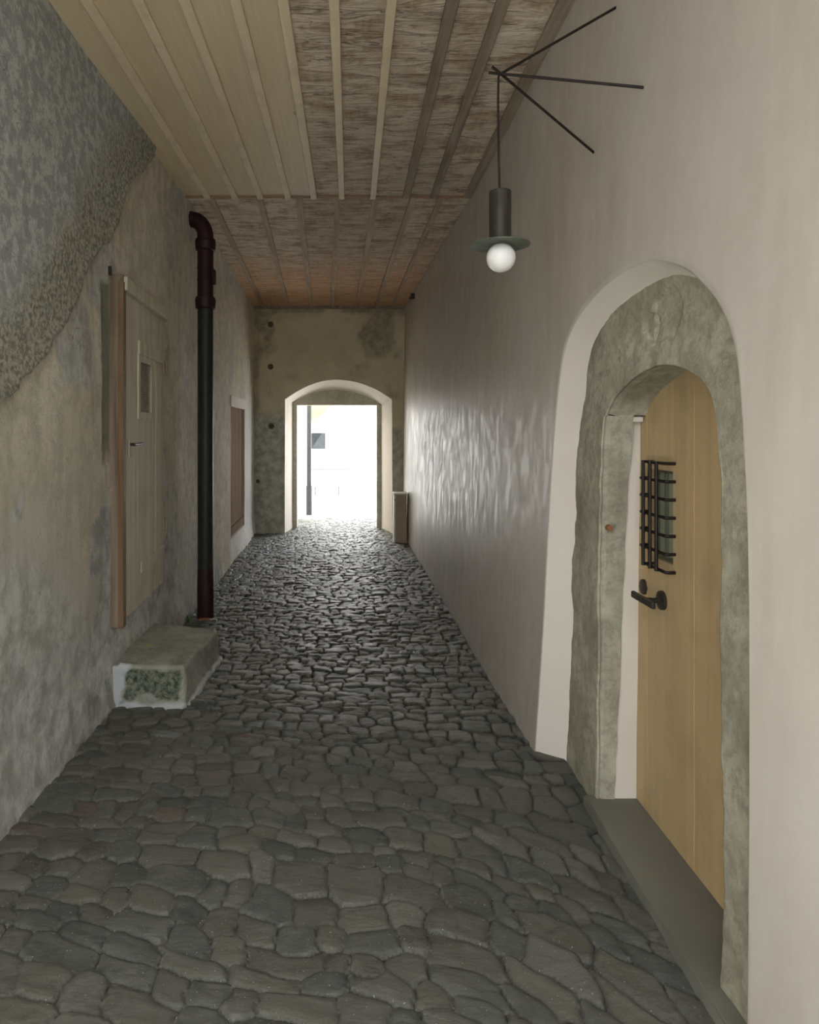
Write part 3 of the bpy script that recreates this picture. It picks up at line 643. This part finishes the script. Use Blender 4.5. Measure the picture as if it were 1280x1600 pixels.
# local x along the leaf, local y to the wall (+y points to -x world), z up from the sill
def lbox(name, x0, x1, y0, y1, z0, z1, mat, parent=None, bev=.003):
    bm = BM(); box(bm, x0, x1, y0, y1, z0, z1, bev); o = obj(name, bm, mat, parent or d2, world=False); return o
H2 = 1.93
bm = BM(); vx0, vx1, vz0, vz1 = .37, .66, 1.235, 1.555
cols = [(0.0, .33), (.332, .70), (.702, .83), (.832, W2)]
for a, b in cols:
    if a < vx0 < b:
        box(bm, a, vx0, 0, .035, 0, H2, 0); box(bm, vx1, b, 0, .035, 0, H2, 0); box(bm, vx0, vx1, 0, .035, 0, vz0, 0); box(bm, vx0, vx1, 0, .035, vz1, H2, 0)
    else: box(bm, a, b, random.uniform(0, .002), .035, 0, H2, .0015)
obj('door_leaf', bm, M['greydoor'], d2, world=False)
lbox('frame_post', -.050, -.002, -.012, .10, -.03, 2.02, M['post'])
lbox('frame_edge', -.055, -.0005, -.018, .014, -.03, 1.98, M['postside'])
lbox('door_lintel', -.03, W2+.01, -.034, .10, H2+.002, H2+.085, M['greydoor'], bev=.008)
lbox('ledge_board', .33, 1.04, -.014, .0, 1.60, 1.69, M['greydoor'], bev=.004)
vf = BM()
for x0, x1, z0, z1 in ((vx0-.05, vx0, vz0-.045, vz1+.045), (vx1, vx1+.05, vz0-.045, vz1+.045), (vx0, vx1, vz1, vz1+.045), (vx0, vx1, vz0-.045, vz0)): box(vf, x0, x1, -.010, .012, z0, z1, .004)
vfo = obj('vent_frame', vf, M['greydoor'], d2, world=False)
bm = BM(); box(bm, vx0, vx1, .025, .03, vz0, vz1)
obj('vent_backing', bm, M['postside'], vfo, world=False)
bm = BM()
for k in range(1, 22): x = vx0+(vx1-vx0)*k/22; box(bm, x-.0012, x+.0012, .008, .0105, vz0, vz1)
for k in range(1, 24): z = vz0+(vz1-vz0)*k/24; box(bm, vx0, vx1, .006, .0085, z-.0012, z+.0012)
obj('wire_mesh', bm, M['oldbat'], vfo, world=False)
o = lbox('pale_strip', .003, .030, -.0025, .001, 1.02, 1.72, simple('pale_blue_grey', (.62, .66, .70), .45, .6)); o['label'] = 'pale bluish strip on the door edge'  # narrow pale strip along the near edge of the leaf
hd = empty('door_handle', (.09, 0, 1.03)); hd.parent = d2
for name, a in (('lever', [(-.02, -.045, 0), (.19, -.045, .003)]), ('neck', [(.045, 0, 0), (.045, -.045, 0)])):
    bm = BM(); tube(bm, a, .009, 10); obj(name, bm, M['iron'], hd, world=False)
bm = BM(); box(bm, .025, .065, -.006, 0, -.075, .03, .002); obj('back_plate', bm, M['greydoor'], hd, world=False)
for z in (1.58, .42):
    bm = BM(); box(bm, W2-.02, W2+.03, -.012, .002, z-.045, z+.045, .003); tube(bm, [(W2+.02, -.012, z-.05), (W2+.02, -.012, z+.05)], .009, 10); obj('hinge', bm, M['oldbat'], d2, world=False)
bm = BM(); box(bm, .40, W2-.01, -.010, .0, .20, .27, .003); obj('ledge_board', bm, M['greydoor'], d2, world=False)

# ------------------------------------------------------------------ small brown door further down (door_3)
d3 = empty('door_3', (-1.50, 9.1, .30)); tag(d3, 'narrow brown wooden door set in the far left wall', 'door', kind='structure')
bm = BM()
ys = np.linspace(8.45, 9.78, 5)
for a, b in zip(ys, ys[1:]):
    xa, xb = lx(a, 1)-.028, lx(b, 1)-.028
    v = [bm.verts.new(p) for p in ((xa, a+.002, .30), (xb, b-.002, .30), (xb, b-.002, 1.9), (xa, a+.002, 1.9), (xa-.04, a+.002, .30), (xb-.04, b-.002, .30), (xb-.04, b-.002, 1.9), (xa-.04, a+.002, 1.9))]
    for q in ((0, 3, 2, 1), (4, 5, 6, 7), (0, 1, 5, 4), (2, 3, 7, 6), (1, 2, 6, 5), (3, 0, 4, 7)): bm.faces.new([v[i] for i in q])
obj('door_leaf', bm, M['brownwood'], d3)
bm = BM(); v = []
for y in (8.46, 9.77):
    for dx, z in ((-.028, .32), (-.008, .32), (-.008, .42), (-.028, .42)): v.append(bm.verts.new((float(lx(y, 1))+dx, y, z)))
for k in range(4): bm.faces.new((v[k], v[(k+1) % 4], v[4+(k+1) % 4], v[4+k]))
bm.faces.new(v[3::-1]); bm.faces.new(v[4:]); obj('bottom_rail', bm, M['brownwood'], d3)
bm = BM(); v = []
for y in (8.36, 9.86):
    for dx, z in ((-.01, 1.90), (.022, 1.90), (.022, 2.03), (-.01, 2.03)): v.append(bm.verts.new((float(lx(y, 2))+dx, y, z)))
for k in range(4): bm.faces.new((v[k], v[(k+1) % 4], v[4+(k+1) % 4], v[4+k]))
bm.faces.new(v[3::-1]); bm.faces.new(v[4:]); obj('plaster_head', bm, M['reveal'], d3)

# ------------------------------------------------------------------ drainpipe
pp = empty('drainpipe', (-1.248, 6.05, 0)); tag(pp, 'tall dark maroon drainpipe rising beside the left wall to the ceiling', 'pipe')
X, Y = -1.248, 6.05
bm = BM(); tube(bm, [(X, Y, -.02), (X, Y, 2.66)], .066, 24); obj('lower_pipe', bm, M['pipelow'], pp, smooth=40)
bm = BM(); tube(bm, [(X, Y, .0), (X, Y, .32), (X, Y, .42)], .0685, 24, radii=[.0705, .0695, .0665]); obj('foot_sleeve', bm, M['pipe'], pp, smooth=40)
bm = BM(); tube(bm, [(X, Y, 2.66), (X, Y, 3.22)], .068, 24); obj('upper_pipe', bm, M['pipe'], pp, smooth=40)
for z in (2.70, 3.20):
    bm = BM(); lathe(bm, (X, Y, z), [(.068, -.05), (.082, -.045), (.086, -.02), (.086, 0), (.088, .005), (.088, .035), (.083, .04), (.083, .05), (.07, .052)], 28); obj('collar', bm, M['pipe'], pp, smooth=40)
for z in (2.90, 3.0):
    bm = BM(); lathe(bm, (X, Y, z), [(.068, -.006), (.072, -.004), (.072, .004), (.068, .006)], 28); obj('seam_ring', bm, M['pipe'], pp, smooth=40)
bm = BM(); box(bm, X+.055, X+.088, Y-.03, Y+.03, 2.86, 2.99, .012); obj('inspection_cap', bm, M['pipe'], pp)
pts = [(X, Y, 3.22)]+[(X-.12*(1-math.cos(a)), Y-.0*a, 3.27+.15*math.sin(a)) for a in np.linspace(0, math.radians(80), 10)]+[(X-.19, Y, 3.43)]
bm = BM(); tube(bm, pts, .068, 24); obj('elbow', bm, M['pipe'], pp, smooth=50)
bm = BM(); tube(bm, [(X-.115, Y, 3.412), (X-.135, Y, 3.418)], .076, 24); obj('collar', bm, M['pipe'], pp, smooth=50)

# ------------------------------------------------------------------ stone step
st = empty('stone_step', (-1.15, 4.5, 0)); tag(st, 'rough stone block step under the weathered grey door', 'step')
def block(corn_b, corn_t, n=16, amp=.01, seed=0):
    """rounded rough block from four bottom and four top corners"""
    bm = BM(); b = [bm.verts.new(p) for p in corn_b+corn_t]
    for q in ((3, 2, 1, 0), (4, 5, 6, 7), (0, 1, 5, 4), (1, 2, 6, 5), (2, 3, 7, 6), (3, 0, 4, 7)): bm.faces.new([b[i] for i in q])
    bmesh.ops.bevel(bm, geom=[e for e in bm.edges], offset=.03, segments=3, affect='EDGES', profile=.6)
    bmesh.ops.subdivide_edges(bm, edges=[e for e in bm.edges if e.calc_length() > .15], cuts=n, use_grid_fill=True)
    bmesh.ops.triangulate(bm, faces=[f for f in bm.faces if len(f.verts) > 4])
    for v in bm.verts:
        p = v.co; k = amp*float(fbm(p.x*4+seed, p.y*4+p.z*5, 1.5, 4)); v.co += v.normal*k if v.normal.length else Vector((0, 0, k))
    return bm
cb = [(-1.42, 4.10, -.03), (-.955, 4.06, -.03), (-.905, 4.93, -.03), (-1.42, 5.05, -.03)]
ct = [(-1.42, 4.11, .236), (-.965, 4.07, .240), (-.915, 4.86, .238), (-1.42, 5.02, .240)]
bm = block(cb, ct, 44, .016, 3); bmesh.ops.recalc_face_normals(bm, faces=bm.faces); bm.normal_update()
sl = bm.verts.layers.float_color.new('mask')
for v in bm.verts:
    p, nn = v.co.copy(), v.normal; ns = float(fbm(p.x*5+p.y*5, p.z*5, 2.2, 4)); front = nn.y < -.5; side = nn.x > .5 and p.y > 4.1
    moss = float(sstep(.0, .012, min(p.x+1.30+.25*(.2-p.z)+.05*ns, -.985-p.x+.03*ns, p.z-.045+.05*ns, .222-p.z+.02*ns))) if front else 0
    mort = float(sstep(.035, .02, p.z+.05*ns)) if side else (float(sstep(0, .02, max(-1.27-.3*(.2-p.z)+.05*ns-p.x, .035-p.z+.03*ns))) if front else 0)
    v[sl] = (moss, mort*(1-moss), 0, 1)
    v.co += nn*(.016*mort*(1-moss)-.006*moss+moss*.009*float(fbm(p.x, p.z, 24., 3))+.004*float(fbm(p.x+p.y, p.y+p.z, 18, 3)))
def m_step():
    t = NT('granite_step'); a = t.attr('mask'); q = t.sep(a.outputs['Vector']); n1 = t.noise(6, 8, .7); n2 = t.noise(40, 7, .7)
    c = t.mix(t.ramp(n1, [(.35, 0.), (.65, 1.)]), (.26, .25, .20), (.40, .39, .33)); c = t.mix(t.ramp(n2, [(.5, 0.), (.65, .6)]), c, (.20, .195, .16))
    mo = t.mix(t.ramp(n2, [(.38, 0.), (.6, 1.)]), (.035, .05, .03), (.22, .235, .17)); c = t.mix(q[0], c, mo)
    c = t.mix(q[1], c, t.mix(n1, (.42, .45, .44), (.56, .58, .57))); t.set(c, .85, .25)
    p = t.bump(n1, .4, .03); t.bump(n2, .7, .012, p); return t.m
obj('block', bm, m_step(), st, smooth=180)

# ------------------------------------------------------------------ pendant lamp held by three struts
hub = Vector((.548, 2.57, 2.905))
pl = empty('pendant_lamp', hub); tag(pl, 'black pendant lamp with round white globe held off the wall by three thin rods', 'lamp')
tips = [ray_x(960, 10, .995), ray_x(1003, 137, .985), ray_x(925, 240, .983)]
for (D, z) in tips:
    tip = Vector((float(rx(D, z))+.008, D, z)); dr = (hub-tip).normalized()
    bm = BM(); tube(bm, [tip, hub+dr*(.045 if z < 3 else .0)], .0052, 8); obj('strut', bm, M['iron'], pl, smooth=50)
cx, cy = hub.x, hub.y
bm = BM(); tube(bm, [hub+Vector((0, 0, .004)), hub+Vector((-.008, 0, -.01)), hub+Vector((-.010, 0, -.10)), (cx-.007, cy, 2.60), (cx-.004, cy, 2.47)], .0042, 8); obj('cable', bm, M['iron'], pl, smooth=50)
lc = (cx-.002, cy, 0)
bm = BM(); lathe(bm, lc, [(.004, 2.476), (.038, 2.476), (.040, 2.474), (.040, 2.296), (.030, 2.292)], 40); obj('lamp_holder', bm, M['bronze'], pl, smooth=40)
bm = BM(); lathe(bm, lc, [(.03, 2.292), (.106, 2.283), (.108, 2.281), (.108, 2.279), (.106, 2.278), (.03, 2.285)], 56); obj('disc_shade', bm, M['shade'], pl, smooth=40)
bm = BM(); lathe(bm, (lc[0]+.003, cy, 2.234), [(max(.0006, .0525*math.cos(a)), .0525*math.sin(a)) for a in np.linspace(math.pi/2, -math.pi/2, 25)], 40); obj('globe', bm, M['opal'], pl, smooth=180)

# ------------------------------------------------------------------ small things at the far end
t = empty('wooden_box', (.72, 10.15, 0)); tag(t, 'narrow upright light wooden box against the right wall by the gateway', 'box')
bm = BM(); box(bm, .645, .805, 10.08, 10.32, -.01, .695, .004); obj('body', bm, M['crate'], t)
bm = BM(); box(bm, .615, .812, 10.06, 10.34, .695, .715, .003); obj('lid', bm, M['cratelight'], t)
bm = BM(); box(bm, .622, .645, 10.075, 10.33, -.01, .695, .003); obj('side_panel', bm, M['cratelight'], t)
bm = BM(); tube(bm, [(.634, 10.07, .62), (.634, 10.08, .62)], .009, 12); obj('lock', bm, M['black'], t)
t = empty('wall_sensor', (.86, 9.75, 3.47)); tag(t, 'tiny black sensor box high on the right wall under the ceiling', 'sensor')
xw = float(rx(9.75, 3.47))
bm = BM(); box(bm, xw-.055, xw-.0, 9.70, 9.78, 3.435, 3.505, .006); obj('housing', bm, M['black'], t)
bm = BM(); box(bm, xw-.075, xw-.052, 9.715, 9.765, 3.43, 3.46, .003); obj('visor', bm, M['black'], t)
bm = BM()
for k in range(26):
    a = random.uniform(0, 6.28); r = random.uniform(.01, .05); h = random.uniform(.03, .11); p = Vector((-1.365+.035*random.uniform(-1, 1), 5.9+.07*random.uniform(-1, 1), -.01)); tip = p+Vector((math.cos(a)*r, math.sin(a)*r, h)); sd_ = Vector((-math.sin(a), math.cos(a), 0))*.007
    v = [bm.verts.new(q) for q in (p-sd_*.4, p+sd_*.4, p*.4+tip*.6+sd_, tip, p*.4+tip*.6-sd_)]; bm.faces.new(v)
tag(obj('weed', bm, simple('weed_green', (.09, .15, .05), .7)), 'small green weed growing at the foot of the drainpipe', 'plant')
bm = BM(); lf = Vector((-1.262, 4.40, .256)); v = [bm.verts.new(lf+Vector(q)) for q in ((-.02, 0, 0), (-.006, -.012, .004), (.012, -.010, .006), (.024, .002, .003), (.010, .012, .008), (-.008, .011, .004))]; bm.faces.new(v)
tag(obj('fallen_leaf', bm, simple('yellow_green_leaf', (.42, .45, .08), .7)), 'tiny yellow-green leaf lying on top of the stone step', 'leaf')
bm = BM(); box(bm, -1.285, -1.19, 5.93, 5.985, -.02, .018, .006); tag(obj('brick_shard', bm, simple('red_brick', (.30, .11, .07), .9)), 'small red brick shard lying before the foot of the drainpipe', 'brick')
# black block put in as a dark hole above the grey door
bm = BM(); box(bm, -1.398, -1.376, 4.045, 4.06, 2.50, 2.55, .003); tag(obj('hole_block', bm, M['black']), 'small black block drawn as a dark hole in the left wall above the door post', 'hole')

bm = BM(); box(bm, -40, 40, -30, YN-.28, -.25, -.012); tag(obj('lane', bm, simple('grey_lane_paving', (.26, .27, .28), .9, .2, 0, .15, 14, .4)), 'grey paved lane in front of the near mouth of the passage', 'ground', kind='structure')
b0 = empty('light_blocking_house', (0, -10, 0)); tag(b0, 'added grey house behind the viewer, unseen, tempering the near daylight', 'building')  # unseen house added to reduce and cool daylight at the near mouth
bm = BM(); box(bm, -9, 9, -15, -8.0, -.2, 5.0); obj('wall', bm, simple('grey_render', (.55, .57, .60), .9), b0)
# ------------------------------------------------------------------ courtyard beyond the gateway
bm = BM(); box(bm, -40, 40, 12.88, 70, -.25, -.012); box(bm, -40, -1.7, YN-.3, 12.9, -.25, -.012); box(bm, 1.28, 40, YN-.3, 12.9, -.25, -.012)
tag(obj('ground', bm, M['gravel']), 'pale gravel ground of the bright courtyard beyond the gateway', 'ground', kind='structure')
b1 = empty('courtyard_house', (-2.4, 14.6, 0)); tag(b1, 'cream rendered house corner just outside the gateway on the left', 'building')
bm = BM(); box(bm, -6.0, -.84, 13.7, 14.25, -.2, 6); obj('wall', bm, M['cream'], b1)
bm = BM(); box(bm, -6.1, -.70, 13.6, 14.35, 6.0, 6.15); obj('roof', bm, M['tan'], b1)
bm = BM(); box(bm, -1.10, -1.0, 13.66, 13.70, .85, 1.05, .004); obj('letter_plate', bm, simple('faded_red', (.65, .42, .40)), b1)
bm = BM(); tube(bm, [(-.80, 13.58, .03), (-.80, 13.58, 6.0)], .045, 16); obj('downpipe', bm, M['greypipe'], b1, smooth=50)
bm = BM(); tube(bm, [(-.80, 13.58, -.02), (-.80, 13.58, .55)], .056, 16); obj('downpipe_foot', bm, M['greypipe'], b1, smooth=50)
b2 = empty('far_house', (-.4, 24, 0)); tag(b2, 'white house across the courtyard with tan eaves and a grey shuttered window', 'building')
bm = BM(); box(bm, -4, 3.2, 22.0, 30, -.2, 3.4); obj('wall', bm, M['white'], b2)
bm = BM(); box(bm, -1.22, -.78, 21.95, 22.02, 1.05, 1.55, .01); obj('shutter', bm, M['greypane'], b2)
bm = BM(); box(bm, -1.25, -.02, 21.93, 22.02, .40, .44, .004); obj('ledge', bm, M['greypipe'], b2)
bm = BM()
v = [bm.verts.new(p) for p in ((-1.32, 20.0, 2.42), (-.45, 20.0, 2.42), (-1.05, 20.0, 1.86), (-1.32, 20.0, 2.0), (-1.32, 22.0, 2.42), (-.3, 22.0, 2.42), (-1.05, 22.0, 1.9), (-1.32, 22.0, 2.0))]
for q in ((0, 1, 2, 3), (7, 6, 5, 4), (0, 4, 5, 1), (1, 5, 6, 2), (2, 6, 7, 3), (3, 7, 4, 0)): bm.faces.new([v[i] for i in q])
obj('eaves', bm, M['tan'], b2)
sh = empty('courtyard_shrub', (.78, 19.0, 0)); tag(sh, 'sparse shrub at the right edge of the bright courtyard view', 'shrub')
bm = BM()
for k in range(5): tube(bm, [(.9, 19, 0), (.8+.04*k, 19, .5), (.55+.09*k, 19+.03*k, 1.0+.09*k)], .008, 6)
obj('stem', bm, M['leaf'], sh)
bm = BM()
for k in range(60):
    p = Vector((random.gauss(.85, .13), 19+random.uniform(-.1, .1), random.uniform(.35, 1.3))); a = random.uniform(0, 6); u = Vector((math.cos(a), .3, math.sin(a)))*.03; v_ = Vector((-math.sin(a), .3, math.cos(a)))*.014
    bm.faces.new([bm.verts.new(p+q) for q in (u, v_, -u, -v_)])
obj('foliage', bm, M['leaf'], sh)
bn = empty('garden_bench', (-.6, 18, 0)); tag(bn, 'small pale bench in the bright courtyard below the grey shutter', 'bench')
bm = BM(); box(bm, -.95, -.25, 17.8, 18.1, .20, .24, .005); obj('seat', bm, M['gravel'], bn)
for x in (-.9, -.3):
    bm = BM(); box(bm, x-.02, x+.02, 17.82, 18.08, -.02, .20); obj('leg', bm, M['greypipe'], bn)
